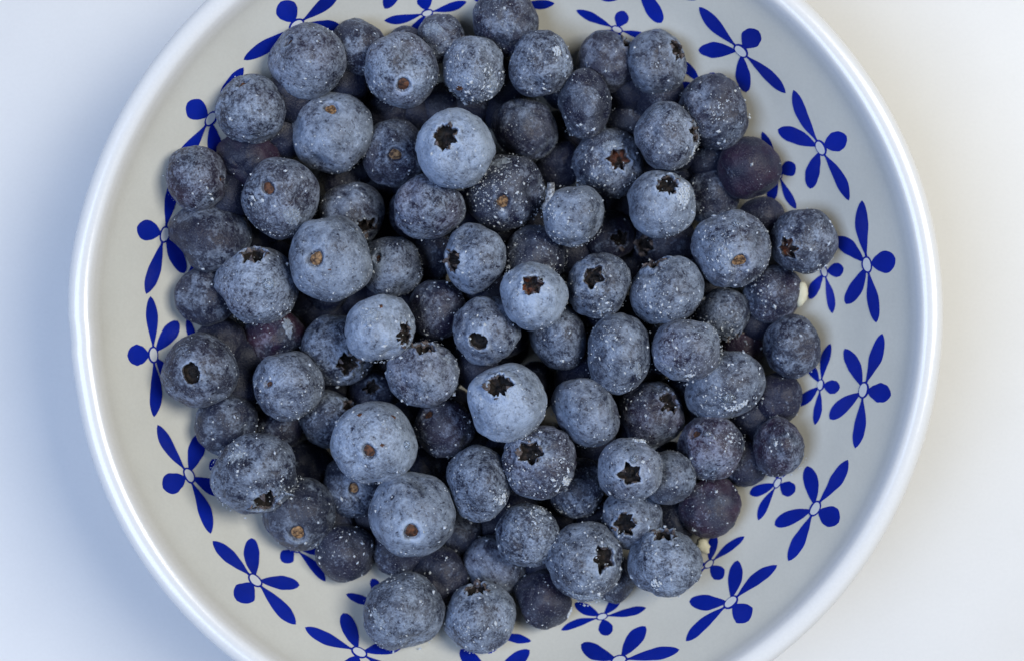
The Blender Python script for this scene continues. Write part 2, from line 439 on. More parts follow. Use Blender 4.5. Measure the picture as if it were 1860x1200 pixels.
# ------------------------------------------------------------ blueberries
# x, y, a (equatorial radius in photo pixels), k (height/width), feature, fx, fy (pixel of the feature; for N the
# tilt of the axis in the picture plane), level in the pile, bloom, red, haze, frost count, label
B = [
 (558,110,69,.90,'D',524,76,3,.52,.15,.45,30,'blueberry with a slit-like stem hole, beside painted petals on the bowl wall'),
 (651,90,54,.92,'N',.1,.6,2,.36,.1,.3,15,'plain blueberry tucked behind the slit-hole blueberry at the bowl wall'),
 (730,127,69,.97,'S',733,157,3,.50,.2,.5,45,'blueberry with small stem scar ringed white, near the icy wrinkled blueberry'),
 (803,70,46,.92,'D',839,66,2,.42,.1,.5,40,'small blueberry with grey ice film and tiny side scar'),
 (740,95,47,.9,'N',.2,.5,1,.30,.1,.2,5,'dark blueberry showing only a sliver behind the white-ringed scar one'),
 (919,42,62,.94,'N',.2,.5,2,.34,.1,.55,60,'grey frosted blueberry leaning high on the bowl wall, no scar showing'),
 (861,127,60,.93,'N',-.5,-.5,3,.58,.05,.8,90,'wrinkled blueberry with knobbly ice crust over one side'),
 (980,117,60,.94,'N',.75,-.2,3,.46,.05,.5,40,'round blueberry with a raised ice ridge along its edge'),
 (1103,112,57,.95,'P',1146,80,2,.44,.15,.25,15,'dusky blueberry half hidden behind one with a torn dark calyx'),
 (1193,113,58,.92,'P',1233,92,3,.52,.05,.3,35,'blueberry with torn dark calyx facing the bowl wall'),
 (1295,205,69,.88,'N',.70,.60,3,.34,.15,.45,70,'slate blue blueberry dusted with frost, leaning on bowl wall'),
 (458,199,66,.91,'D',440,152,3,.46,.1,.45,20,'smooth blueberry with small brown scar beside the grey flower centre'),
 (602,240,76,.93,'S',601,195,3,.58,.05,.55,45,'big pale blueberry with tan stem scar near its edge'),
 (716,279,61,.92,'S',718,281,2,.40,.1,.35,25,'blueberry with a large round tan scar facing straight up'),
 (827,272,73,.97,'P',807,247,4,.74,.0,.45,35,'pale blueberry with wide ragged black calyx, high on the pile'),
 (953,235,64,.83,'N',.55,.83,2,.36,.1,.4,45,'oval dark blueberry with scattered frost beside the wide ragged calyx one'),
 (1062,189,62,.75,'N',.97,.1,2,.34,.1,.55,45,'upright oval blueberry with greyish frost between two rounder ones'),
 (1143,222,46,.92,'N',.2,.6,1,.30,.05,.2,20,'small dark blueberry deep behind the oval frosted pair'),
 (1105,299,66,.95,'R',1124,290,2,.46,.05,.5,90,'blueberry with russet torn calyx and a square ice flake'),
 (1211,249,62,.87,'P',1260,242,3,.44,.1,.85,45,'grey hoar-coated blueberry with pale rimmed calyx at its side'),
 (1200,370,63,.95,'P',1212,336,3,.62,.0,.65,40,'pale blueberry with black calyx and a large white ice patch'),
 (1361,306,58,.96,'N',.3,.4,1,.14,.45,.10,8,'dark purple blueberry nearly free of frost, against bowl wall'),
 (1292,354,52,.92,'N',.5,-.4,2,.42,.05,.25,20,'smooth blue blueberry tucked behind the ice-patched one'),
 (1384,400,44,.94,'N',.2,.2,1,.24,.2,.15,5,'small dark blueberry behind the brown starred one by the wall'),
 (1460,438,61,.97,'R',1432,450,3,.38,.1,.4,45,'blueberry with brown star calyx resting against the bowl wall'),
 (1329,452,71,.98,'S',1343,475,4,.42,.15,.75,120,'large grey blueberry with tan scar and many frost beads'),
 (1403,535,54,.95,'N',.8,.1,2,.42,.25,.25,45,'blueberry with a cream chip lodged at its side'),
 (358,325,60,.88,'D',404,325,3,.42,.35,.25,15,'tilted blueberry with reddish bruise, touching the bowl wall'),
 (450,290,57,.95,'N',.2,.4,1,.16,.45,.05,5,'dark purple blueberry sunk between the wall berries'),
 (510,358,72,.95,'S',487,342,3,.46,.15,.5,40,'blueberry with reddish scar and a clear shell-shaped ice film'),
 (382,428,73,.81,'N',-.15,-.85,2,.36,.05,.2,20,'broad dark blueberry lying below the bruised one at the wall'),
 (640,388,59,.92,'P',664,412,2,.46,.05,.45,40,'blueberry with a black torn calyx half covered by a larger berry'),
 (468,516,75,.89,'P',462,462,3,.56,.1,.45,45,'blueberry with a clear ice drop and dark calyx at its edge'),
 (600,469,77,.99,'S',573,470,4,.48,.0,.75,30,'large flat grey blueberry with round tan scar and red speck'),
 (711,485,57,.94,'D',685,468,2,.50,.0,.55,30,'blueberry with dark deep stem hole beside the flat grey one'),
 (622,336,45,.92,'N',.2,.4,1,.30,.1,.2,5,'little dark blueberry glimpsed under the big pale scarred one'),
 (779,377,65,.85,'N',-.1,.9,3,.48,.3,.35,30,'wide mottled blueberry with a violet patch under the ragged calyx'),
 (917,349,73,.97,'S',913,368,2,.32,.05,.40,170,'dark blueberry covered in sugar-like frost around a golden scar'),
 (1042,391,59,.89,'N',-.85,.35,3,.56,.0,.65,50,'pale blueberry with an icy twig stuck to its side'),
 (863,469,64,.82,'P',822,474,3,.58,.0,.45,30,'upright oval blueberry with hidden dark calyx on its flank'),
 (973,466,59,.94,'N',.3,-.5,2,.32,.05,.40,60,'dark frosted blueberry partly under the red-centred calyx one'),
 (970,537,63,.94,'R',966,519,4,.68,.0,.55,30,'pale blueberry with open calyx showing red inside, uppermost'),
 (1087,518,60,.94,'C',1076,503,3,.46,.0,.50,55,'blueberry with a neat dark star calyx and frosted lobes'),
 (1108,428,46,.92,'P',1127,434,1,.36,.25,.15,10,'shadowed blueberry with calyx, sunk below the twig berry'),
 (1205,442,60,.92,'P',1170,446,1,.34,.15,.15,25,'shadowed blueberry with dark calyx beneath the ice-patched one'),
 (1210,529,69,.88,'P',1190,476,3,.54,.0,.55,65,'frosted blueberry with jagged calyx on its rim'),
 (783,465,44,.92,'N',.2,.2,1,.32,.0,.2,8,'small shadowed blueberry between two upright oval ones'),
 (793,562,54,.93,'N',.7,.0,2,.32,.2,.3,50,'dark mottled blueberry with a faint crease beside the calyx pair'),
 (885,601,64,.96,'O',867,619,3,.52,.05,.35,35,'blueberry with clean oval black calyx pit'),
 (1013,611,65,.78,'N',.92,.35,2,.52,.0,.40,30,'smooth oval blueberry leaning under the red-centred calyx one'),
 (689,597,64,.96,'P',737,606,4,.66,.0,.85,60,'pale frosted blueberry with a small pit and blackened calyx'),
 (373,538,55,.93,'N',-.3,-.5,2,.38,.05,.15,15,'blueberry by the wall half under the ice-drop one'),
 (590,512,52,.94,'N',.2,.2,1,.30,.0,.2,8,'blueberry mostly covered by the large flat grey one'),
 (497,612,57,.95,'N',.3,.3,2,.34,1.0,.1,25,'blueberry with wine red skin and a curl of ice'),
 (522,699,64,.93,'D',487,696,3,.52,.05,.60,50,'grey blueberry with narrow scar slit and ice bead on its edge'),
 (613,636,68,.94,'P',634,662,2,.46,.0,.40,55,'blueberry with orange-edged calyx under a pale frosted one'),
 (402,624,48,.94,'N',.2,.2,1,.26,.1,.1,5,'dark blueberry sunk behind the round-pit one'),
 (363,673,68,.94,'O',347,678,3,.38,.1,.30,25,'blueberry with a round black calyx pit touching the bowl wall'),
 (767,681,68,.86,'P',768,630,3,.52,.15,.55,50,'wide blueberry with rumpled dark calyx along its edge'),
 (598,762,54,.94,'P',634,737,2,.46,.0,.30,30,'blueberry squeezed behind the one with four small pits'),
 (512,770,48,.93,'N',.2,-.4,1,.34,.1,.15,20,'small dark blueberry under the narrow-slit one'),
 (411,769,58,.92,'N',-.8,.2,2,.34,.0,.25,25,'dull dark blueberry resting on the wall below the round-pit one'),
 (678,802,77,.97,'S',670,819,4,.64,.0,.60,60,'large pale blueberry with four small brown pits like a face'),
 (678,716,46,.92,'P',672,702,1,.30,.05,.15,8,'shadowed blueberry with calyx between the wide and the pitted ones'),
 (808,776,56,.95,'S',778,752,2,.38,.2,.30,35,'dusky blueberry with a tiny round stem knob'),
 (921,731,72,.98,'P',908,699,4,.70,.0,.50,40,'pale blueberry with round ragged calyx, in the middle of the pile'),
 (1065,747,67,.83,'N',.72,.60,3,.56,.1,.45,45,'slanting oval blueberry with small violet spot'),
 (1122,641,71,.82,'N',.97,-.1,3,.48,.0,.45,75,'tall oval blueberry with a pale crease down one side'),
 (1246,637,67,.82,'N',-.15,.95,4,.44,.2,.80,55,'flat grey blueberry with curl of ice and white ice lump'),
 (1316,700,75,.79,'N',-.45,.85,3,.48,.05,.60,110,'hoar-frosted oval blueberry under the flat grey one'),
 (1315,571,50,.94,'P',1334,612,2,.46,.0,.40,35,'blueberry whose dark calyx drips with ice'),
 (1348,630,42,.94,'N',.2,.2,1,.16,.6,.1,20,'small brownish blueberry with icy glints below the dripping calyx'),
 (1438,629,58,.88,'N',.9,.1,2,.38,.1,.25,20,'mottled blue blueberry leaning on wall below the cream chip'),
 (1412,722,47,.93,'N',.2,.2,1,.28,.15,.1,15,'dull shadowed blueberry between the wall and the hoar-frosted oval'),
 (1184,750,61,.93,'P',1217,731,2,.44,.3,.30,55,'violet-tinged blueberry with small brown calyx on its shoulder'),
 (1290,812,61,.88,'D',1263,787,2,.46,.45,.35,50,'purplish blueberry with oval stem hole and a bead of ice'),
 (1413,812,55,.79,'N',.97,.05,3,.32,.45,.35,15,'slim upright purplish blueberry standing at the bowl wall'),
 (1352,836,47,.93,'N',.2,.2,1,.24,.2,.15,15,'dark blueberry between the slim purplish one and the stem-hole one'),
 (463,861,81,.82,'P',484,911,4,.34,.0,.45,60,'broad dark blueberry with crusted ice around its calyx'),
 (543,932,67,.94,'S',541,967,3,.34,.0,.30,40,'dark blueberry with small tan scar above a painted flower'),
 (641,882,59,.93,'S',643,886,2,.40,.0,.30,25,'blueberry with brown scar peeking from under the four-pit one'),
 (560,845,47,.93,'N',.2,.2,0,.30,.0,.1,4,'dark blueberry deep behind the ice-crusted calyx one'),
 (747,931,78,.95,'S',748,966,4,.50,.0,.45,45,'large blueberry with small scar in a bright white ring'),
 (871,877,69,.80,'N',.90,.28,3,.52,.0,.45,25,'oval blueberry with a cluster of ice crystals on its shoulder'),
 (980,838,68,.95,'C',963,820,3,.42,.2,.35,110,'blueberry with ragged dark calyx and frost-spangled edge'),
 (788,850,46,.93,'N',.2,.2,1,.30,.0,.15,5,'shadowed blueberry between the white-ring and the stem-knob ones'),
 (1144,851,60,.96,'C',1145,861,4,.50,.15,.60,50,'blueberry with perfect six-point star calyx and ice on top'),
 (1214,866,50,.92,'N',.6,.1,2,.48,.0,.35,25,'blue blueberry wedged behind the six-point star one'),
 (1050,885,55,.94,'N',.4,-.4,2,.40,.0,.40,45,'icy-skinned blueberry wedged between two calyx berries'),
 (1148,944,57,.92,'P',1135,951,3,.48,.0,.45,50,'blueberry with dark calyx and yellow fleck under the star one'),
 (1288,920,58,.93,'N',.85,-.4,2,.20,.6,.25,45,'dark wine purple blueberry above bare bowl wall'),
 (957,972,60,.97,'N',.1,.3,3,.46,.0,.35,60,'plain round blueberry with frost sprinkled over one side'),
 (1063,1017,71,.94,'C',1097,1013,3,.44,.0,.55,130,'blueberry with small star calyx and heavily frosted underside'),
 (1207,1020,69,.88,'P',1206,967,3,.54,.0,.50,40,'blueberry with pale band and white ice fleck, resting on wall'),
 (896,1025,58,.90,'N',.3,.75,2,.46,.1,.35,45,'blueberry with dented crown below the plain round one'),
 (627,1002,54,.93,'N',-.3,-.4,2,.22,.1,.35,40,'dark rough blueberry resting on the bowl by a small flower'),
 (725,984,63,.92,'N',.2,-.5,2,.30,.1,.25,35,'dark blueberry mostly under the white-ring one'),
 (830,970,46,.93,'N',.2,.2,1,.44,.0,.2,15,'blue blueberry sunk between the white-ring and dented ones'),
 (800,1045,53,.93,'N',.2,.2,1,.24,.1,.15,20,'shadowed blueberry behind the pair lowest on the wall'),
 (731,1110,75,.87,'N',-.3,.8,3,.50,.0,.55,60,'rough blueberry with a long pale ice patch over a painted petal'),
 (871,1120,66,.90,'P',866,1070,3,.52,.0,.50,65,'blueberry with notched dark crown resting between small flowers'),
 (988,1086,54,.94,'N',.4,-.6,2,.16,.15,.25,30,'blackish blueberry with a scrap of white ice on the bowl'),
 (1113,1050,43,.93,'N',.2,.2,1,.46,.0,.2,10,'small blue blueberry behind the frosted-underside one'),
 (1222,950,40,.93,'N',.2,.2,1,.34,.0,.2,10,'small blueberry glimpsed beside the dark wine purple one'),
 (700,206,46,.93,'N',.2,.2,1,.26,.1,.15,10,'shadowed blueberry below the white-ringed scar one'),
 (800,196,46,.93,'N',.2,.2,1,.24,.15,.15,10,'shadowed blueberry below the wrinkled icy one'),
 (1015,300,46,.93,'N',.2,.2,1,.28,.1,.15,10,'shadowed blueberry between the sugar-frosted and russet calyx ones'),
]
GROUP = 'frozen blueberries in the bowl'
N = len(B)

# ---- heights: lowest level first, every berry comes to rest on the wall or on the berries below it
inner_pts = inner_tab


def wall_clear(x, y, r):
    """lowest centre height at which a ball of radius r at x, y clears the inner wall"""
    q = math.hypot(x, y)
    d = inner_pts[:, 0] - q
    m = np.abs(d) < r
    if not m.any():
        return 60.0
    return float((inner_pts[m, 1] + np.sqrt(r * r - d[m] ** 2)).max())


LEV = {0: -21.0, 1: -19.0, 2: -11.0, 3: -3.5, 4: 0.0}
order = sorted(range(N), key=lambda i: (B[i][7], i))
Z, XYZ, RAD = {}, {}, {}
for i in order:
    x, y, a, k = B[i][:4]
    ap = math.hypot(x - BC[0], y - BC[1])
    z = 42.0 - 13.0 * (ap / 600) ** 2 + LEV[B[i][7]]
    ff = 0.5 * (1 + k)
    for it in range(4):
        d = (CAM[2] - z)
        r = a / FPX * d
        p = pix(x, y, z)
        need = 42.0 - 13.0 * (ap / 600) ** 2 + LEV[B[i][7]]
        need = max(need, wall_clear(p.x, p.y, r * ff * 0.96))
        for j in Z:
            q = XYZ[j]
            dd = math.hypot(p.x - q.x, p.y - q.y)
            s = (r * ff + RAD[j]) * (0.93 - (0.11 if B[i][7] < 4 else 0.0) * sm(ap, 380, 560))
            if dd < s:
                need = max(need, q.z + math.sqrt(s * s - dd * dd))
        z = need
    Z[i] = z
    XYZ[i] = pix(x, y, z)
    RAD[i] = a / FPX * (CAM[2] - z) * ff


RING = {300 + 7 * i: 2.6 for i in (2, 82)}       # scars set in a bright ring
RSC = {300 + 13 * 7: 1.3}
DARKSC = {300 + 7 * i for i in range(N) if B[i][5] in (733, 487, 670, 778, 748)}


# ---- meshes of a berry; local axis +Z points to the end that shows its feature
def berry_mesh(a, k, feat, seed, res=1.0):
    """returns (skin mesh, extra mesh or None, extra name). a in metres"""
    rng = random.Random(seed)
    off = Vector((rng.uniform(-50, 50), rng.uniform(-50, 50), rng.uniform(-50, 50)))
    SEG = int(60 * res)
    dents = [(Vector((rng.gauss(0, 1), rng.gauss(0, 1), rng.gauss(0, 1))).normalized(), rng.choice((.02, .04, .08, .15)), rng.uniform(5, 24))
             for _ in range(6)]
    boxy = rng.uniform(0.90, 1.0)
    wrink = rng.choice((0.0, 0.1, 0.2, 0.38))

    def disp(d):
        v = 0.10 * noise.noise(d * 1.25 + off) + 0.034 * noise.noise(d * 3.1 + off) + 0.006 * noise.noise(d * 8.0 + off)
        v -= wrink * max(0.0, 0.16 - abs(noise.noise(d * 2.1 + off * 1.7)))
        for n, amp, sh in dents:
            c = d.dot(n)
            if c > 0.5:
                v -= amp * math.exp(-(1 - c) * sh * 2)
        return v

    def surf(rho):                                   # height of the upper pole's surface at radius rho (units of a)
        return k * math.sqrt(max(0.0, 1 - rho * rho))
    star_n = rng.choice((5, 5, 6))
    ph = rng.random()
    tips = [rng.uniform(0.45, 1.25) for _ in range(8)]
    if feat in 'CR':
        r0, amp = 0.285, 0.50
    elif feat == 'P':
        r0, amp = 0.31, 0.30
    else:
        r0, amp = 0.255, 0.05

    def star(th):
        u = (th / (2 * math.pi) * star_n + ph)
        f = abs((u % 1.0) - 0.5) * 2
        tip = tips[int(u + 0.5) % star_n]
        jag = 0.20 * noise.noise(Vector((math.cos(th) * 2.2, math.sin(th) * 2.2, seed * 1.7))) + 0.13 * noise.noise(Vector((math.cos(th) * 7, math.sin(th) * 7, seed * 1.3)))
        if feat == 'O':
            return r0 * (1 + jag * 0.7 + 0.12 * math.cos(2 * th + ph * 6))
        if feat == 'P':
            jag = jag * 1.7 + 0.10 * noise.noise(Vector((math.cos(th) * 13, math.sin(th) * 13, seed * 2.3)))
        return r0 * ((1 - amp * 0.42) + amp * f ** 1.3 * tip + jag)

    V, F, att = [], [], []

    def put(rho, z, th, at=0.0, flat=False):
        p = Vector((rho * math.cos(th), rho * math.sin(th), z))
        d = p.normalized()
        V.append((p * (1 + disp(d))) * a)
        att.append(at)

    rings = []
    calyx = feat in 'CRPO'
    if calyx:
        for (m, dz, at) in ((1.0, -0.05, -0.3), (1.02, 0.018, 0.2), (1.10, 0.050, 0.75), (1.28, 0.036, 0.55)):
            rings.append(lambda th, m=m, dz=dz, at=at: (star(th) * m, surf(star(th) * m) - 0.02 + dz * (1 + 1.6 * noise.noise(Vector((math.cos(th) * 3.3, math.sin(th) * 3.3, seed * 0.7)))), at))
        for u in (0.25, 0.5, 0.75, 1.0):
            def f(th, u=u):
                s = star(th) * 1.28
                rho = s + (0.56 - s) * u
                return (rho, surf(rho) + 0.016 * (1 - u) ** 1.5 - 0.012 * math.sin(u * math.pi), 0.40 * (1 - u))
            rings.append(f)
        phi0 = math.asin(0.56)
    else:
        if feat in 'SD':
            rs = (0.175 if feat == 'S' else 0.15) * rng.uniform(0.82, 1.12) * RSC.get(seed, 1)
            el = 1.0
            for (m, dz, at) in ((0.35, -0.115, 0), (0.75, -0.10, 0.0), (0.98, -0.065, -0.5), (1.12, -0.012, 0.3 * RING.get(seed, 1)), (1.38, 0.006, 0.55 * RING.get(seed, 1)),
                                (1.75, 0.0, 0.25), (2.4, 0.0, 0.06)):
                rings.append(lambda th, m=m, dz=dz, at=at: (rs * m * (1 + 0.10 * math.sin(2 * th + seed) + 0.06 * math.sin(3 * th + seed * 2)),
                                                            surf(rs * m) + dz, at))
            phi0 = math.asin(rs * 2.4) + 0.06
        else:
            for rho in (0.05, 0.12, 0.2):
                rings.append(lambda th, rho=rho: (rho, surf(rho) - 0.03 * math.exp(-(rho / .12) ** 2), 0))
            phi0 = math.asin(0.2) + 0.06
    nb = int(26 * res)
    for i in range(nb):
        phi = phi0 + (math.pi - 0.10 - phi0) * (i + 1) / nb
        sp, cp = math.sin(phi), math.cos(phi)
        bx = abs(sp) ** boxy
        low = -0.06 * math.exp(-((math.pi - phi) / 0.22) ** 2)
        rings.append(lambda th, sp=bx, cp=cp, low=low: (sp, k * cp - low, 0))
    for rf in rings:
        for s in range(SEG):
            th = 2 * math.pi * s / SEG
            rho, z, at = rf(th)
            put(rho, z, th, at)
    for i in range(len(rings) - 1):
        for s in range(SEG):
            s2 = (s + 1) % SEG
            F.append((i * SEG + s, (i + 1) * SEG + s, (i + 1) * SEG + s2, i * SEG + s2))
    put(0.0, -k + 0.06, 0)
    c = len(V) - 1
    b0 = (len(rings) - 1) * SEG
    for s in range(SEG):
        F.append((c, b0 + (s + 1) % SEG, b0 + s))
    if not calyx:
        put(0.0, surf(0) - (0.11 if feat in 'SD' else 0.03), 0)
        c = len(V) - 1
        for s in range(SEG):
            F.append((c, s, (s + 1) % SEG))
    me = mesh('skin', V, F, M_SKIN)
    at_l = me.attributes.new('bloom', 'FLOAT', 'POINT')
    at_l.data.foreach_set('value', att)
    extra, en = None, None
    if calyx:
        V, F, att = [], [], []
        prof_ = ((1.01, -0.012), (1.0, -0.08), (0.93, -0.15), (0.80, -0.21), (0.60, -0.24), (0.46, -0.23), (0.36, -0.19), (0.15, -0.19))
        for (m, dz) in prof_:
            for s in range(SEG):
                th = 2 * math.pi * s / SEG
                st = star(th)
                rr = st * m if m > 0.7 else (st * 0.45 + r0 * 0.55) * m
                zz = surf(st) + dz - 0.02 + 0.022 * noise.noise(Vector((math.cos(th) * 4, math.sin(th) * 4, m * 6 + seed)))
                put(rr, zz, th)
        for i in range(len(prof_) - 1):
            for s in range(SEG):
                s2 = (s + 1) % SEG
                F.append((i * SEG + s, i * SEG + s2, (i + 1) * SEG + s2, (i + 1) * SEG + s))
        put(0, surf(r0) - 0.20, 0)
        c = len(V) - 1
        b0 = (len(prof_) - 1) * SEG
        for s in range(SEG):
            F.append((c, b0 + s, b0 + (s + 1) % SEG))
        npit = len(F)
        # dried sepal tips curling at the mouth of the pit
        if feat in 'CRP':
            for q in range(star_n):
                if rng.random() < (0.2 if feat == 'C' else 0.0):
                    continue
                tc_ = 2 * math.pi * (q + 0.5 - ph + 0.5 * 0) / star_n + rng.uniform(-.1, .1)
                hw = rng.uniform(0.20, 0.42)
                lean = rng.uniform(-0.6, 0.35) if feat != 'P' else rng.uniform(-0.6, 0.7)
                hh = rng.uniform(0.06, 0.15)
                base = len(V)
                for (t_, sc_) in ((0, 1.0), (0.55, 0.75), (1.0, 0.22)):
                    for w_ in (-1, 0, 1):
                        th = tc_ + w_ * hw * sc_
                        for th_k in (0, 1):
                            st = star(tc_ + w_ * hw * 0.9) * 0.99
                            rr = st + lean * hh * t_ * 2 - th_k * 0.022
                            put(max(0.02, rr), surf(st) - 0.05 + hh * t_ + 0.02 * t_ * t_, th)
                def ix(r_, c_, t_):
                    return base + r_ * 6 + c_ * 2 + t_
                for r_ in range(2):
                    for c_ in range(2):
                        F.append((ix(r_, c_, 0), ix(r_, c_ + 1, 0), ix(r_ + 1, c_ + 1, 0), ix(r_ + 1, c_, 0)))
                        F.append((ix(r_, c_, 1), ix(r_ + 1, c_, 1), ix(r_ + 1, c_ + 1, 1), ix(r_, c_ + 1, 1)))
                for r_ in range(2):
                    F.append((ix(r_, 0, 0), ix(r_ + 1, 0, 0), ix(r_ + 1, 0, 1), ix(r_, 0, 1)))
                    F.append((ix(r_, 2, 0), ix(r_, 2, 1), ix(r_ + 1, 2, 1), ix(r_ + 1, 2, 0)))
                for c_ in range(2):
                    F.append((ix(2, c_, 0), ix(2, c_ + 1, 0), ix(2, c_ + 1, 1), ix(2, c_, 1)))
        extra, en = mesh('calyx', V, F, M_REDPIT if feat == 'R' else M_PIT), 'calyx'
        extra.materials.append(M_LOBE)
        extra.polygons.foreach_set('material_index', [(1 if q < SEG else 0) if q < npit else 1 for q in range(len(F))])
    elif feat in 'SD':
        V, F, att = [], [], []
        prof_ = ((1.02, -0.10), (0.85, -0.070), (0.6, -0.055), (0.3, -0.062))
        n2 = 20
        for (m, dz) in prof_:
            for s in range(n2):
                th = 2 * math.pi * s / n2
                w_ = 1 + 0.10 * math.sin(2 * th + seed) + 0.06 * math.sin(3 * th + seed * 2)
                put(rs * m * w_, surf(rs * m) + dz + 0.022 * noise.noise(Vector((math.cos(th) * 2, math.sin(th) * 2, m * 4 + seed))) - (0.045 if feat == 'D' else 0.018), th)
        for i in range(len(prof_) - 1):
            for s in range(n2):
                s2 = (s + 1) % n2
                F.append((i * n2 + s, i * n2 + s2, (i + 1) * n2 + s2, (i + 1) * n2 + s))
        put(0, surf(0) - (0.075 if feat == 'S' else 0.11), 0)
        c = len(V) - 1
        b0 = (len(prof_) - 1) * n2
        for s in range(n2):
            F.append((c, b0 + s, b0 + (s + 1) % n2))
        extra, en = mesh('stem_scar', V, F, M_SCAR if feat == 'S' and seed not in DARKSC else M_SCAR_D), 'stem_scar'
    return me, extra, en


def view_frame(p):
    v = (Vector(CAM) - p).normalized()
    r = Vector((0, 1, 0)).cross(v).normalized()
    u = v.cross(r)
    return r, u, v


def crystal_into(V, F, p, n, size, rng):
    """one irregular ice grain, eight faces, sitting on the surface point p with normal n"""
    q = Vector((rng.gauss(0, 1), rng.gauss(0, 1), rng.gauss(0, 1)))
    t1 = n.cross(q).normalized()
    t2 = n.cross(t1)
    b = len(V)
    w1, w2, h = size * rng.uniform(.6, 1.5), size * rng.uniform(.5, 1.0), size * rng.uniform(.5, 1.3)
    V += [p + n * h + t1 * rng.uniform(-.3, .3) * size, p + t1 * w1 + n * 0.2 * h, p + t2 * w2 + n * .3 * h, p - t1 * w1 + n * .1 * h, p - t2 * w2 + n * .25 * h,
          p - n * 0.5 * size]
    for i in range(4):
        F.append((b, b + 1 + i, b + 1 + (i + 1) % 4))
        F.append((b + 5, b + 1 + (i + 1) % 4, b + 1 + i))


# clusters of frost: berry index (by nearest centre), px, py, radius px, count
CLUST = [(861,127,888,140,26,70), (917,349,900,312,46,130), (917,349,880,350,24,40), (1329,452,1312,452,30,50), (871,877,908,902,17,60),
         (463,861,520,890,28,90), (463,861,428,826,18,40), (1063,1017,1068,1072,34,90), (980,838,1012,852,30,70),
         (957,972,976,938,30,55), (1316,700,1310,722,34,70), (1200,370,1215,405,28,35), (1105,299,1085,318,30,60),
         (1295,205,1295,205,26,45), (973,466,1000,470,26,30), (468,516,505,558,28,40), (1246,637,1252,682,12,30),
         (1122,641,1105,610,30,40), (1315,571,1325,605,18,40), (1290,812,1330,795,20,35), (1207,1020,1190,1052,14,20),
         (871,1120,850,1140,30,30), (1210,529,1200,560,34,40), (1087,518,1090,562,24,40), (861,127,855,175,22,30),
         (1042,391,998,385,12,40), (689,597,672,580,22,40), (1403,535,1390,525,24,30), (1413,812,1420,800,20,14)]
# thin ice: berry centre, px, py, width, height, angle, kind
FLAKES = [(803,70,782,52,26,36,70,'f'), (980,117,1028,108,9,54,8,'f'), (827,272,784,331,18,11,-15,'f'), (1105,299,1103,266,24,24,20,'f'),
          (1200,370,1243,360,26,54,-18,'w'), (510,358,528,390,32,42,20,'f'), (468,516,486,515,22,22,0,'d'), (970,537,922,495,24,10,30,'f'),
          (689,597,666,578,34,32,0,'f'), (522,699,466,694,10,17,0,'f'), (678,802,737,808,14,16,0,'d'), (1246,637,1253,681,18,15,0,'w'),
          (463,861,430,826,30,20,40,'f'), (463,861,512,893,34,18,30,'f'), (1144,851,1152,833,14,14,0,'d'), (1144,851,1162,800,26,14,-20,'w'),
          (1207,1020,1193,1056,15,13,0,'w'), (731,1110,690,1128,16,50,30,'f'), (497,612,520,595,16,32,15,'f'), (1246,637,1212,667,34,9,-30,'f'),
          (861,127,893,142,30,44,20,'f'), (980,117,1012,92,16,20,0,'w'), (1105,299,1120,262,22,14,10,'f'), (767,681,812,652,24,16,30,'f'),
          (980,838,1028,872,30,16,-40,'w'), (1063,1017,1060,1080,60,16,0,'f'), (957,972,985,930,26,16,20,'f'), (1122,641,1158,668,14,50,10,'f'),
          (1316,700,1340,735,40,16,30,'w'), (1087,518,1092,566,34,14,5,'f'), (917,349,905,300,44,24,10,'f'), (1211,249,1258,275,12,34,-20,'w'),
          (1316,700,1325,722,24,20,0,'d'), (1290,812,1288,790,16,10,0,'d'), (1329,452,1336,408,10,8,0,'d'), (600,469,640,420,10,7,0,'d'),
          (543,932,560,905,9,7,0,'d'), (871,877,912,905,22,14,60,'w'), (988,1086,1034,1110,18,22,-30,'w'), (1315,571,1328,607,12,18,0,'f')]


PITS = [(678,802,655,755,9), (678,802,711,758,11), (678,802,693,811,9), (600,469,603,493,8), (689,597,693,557,10), (861,127,834,162,14)]


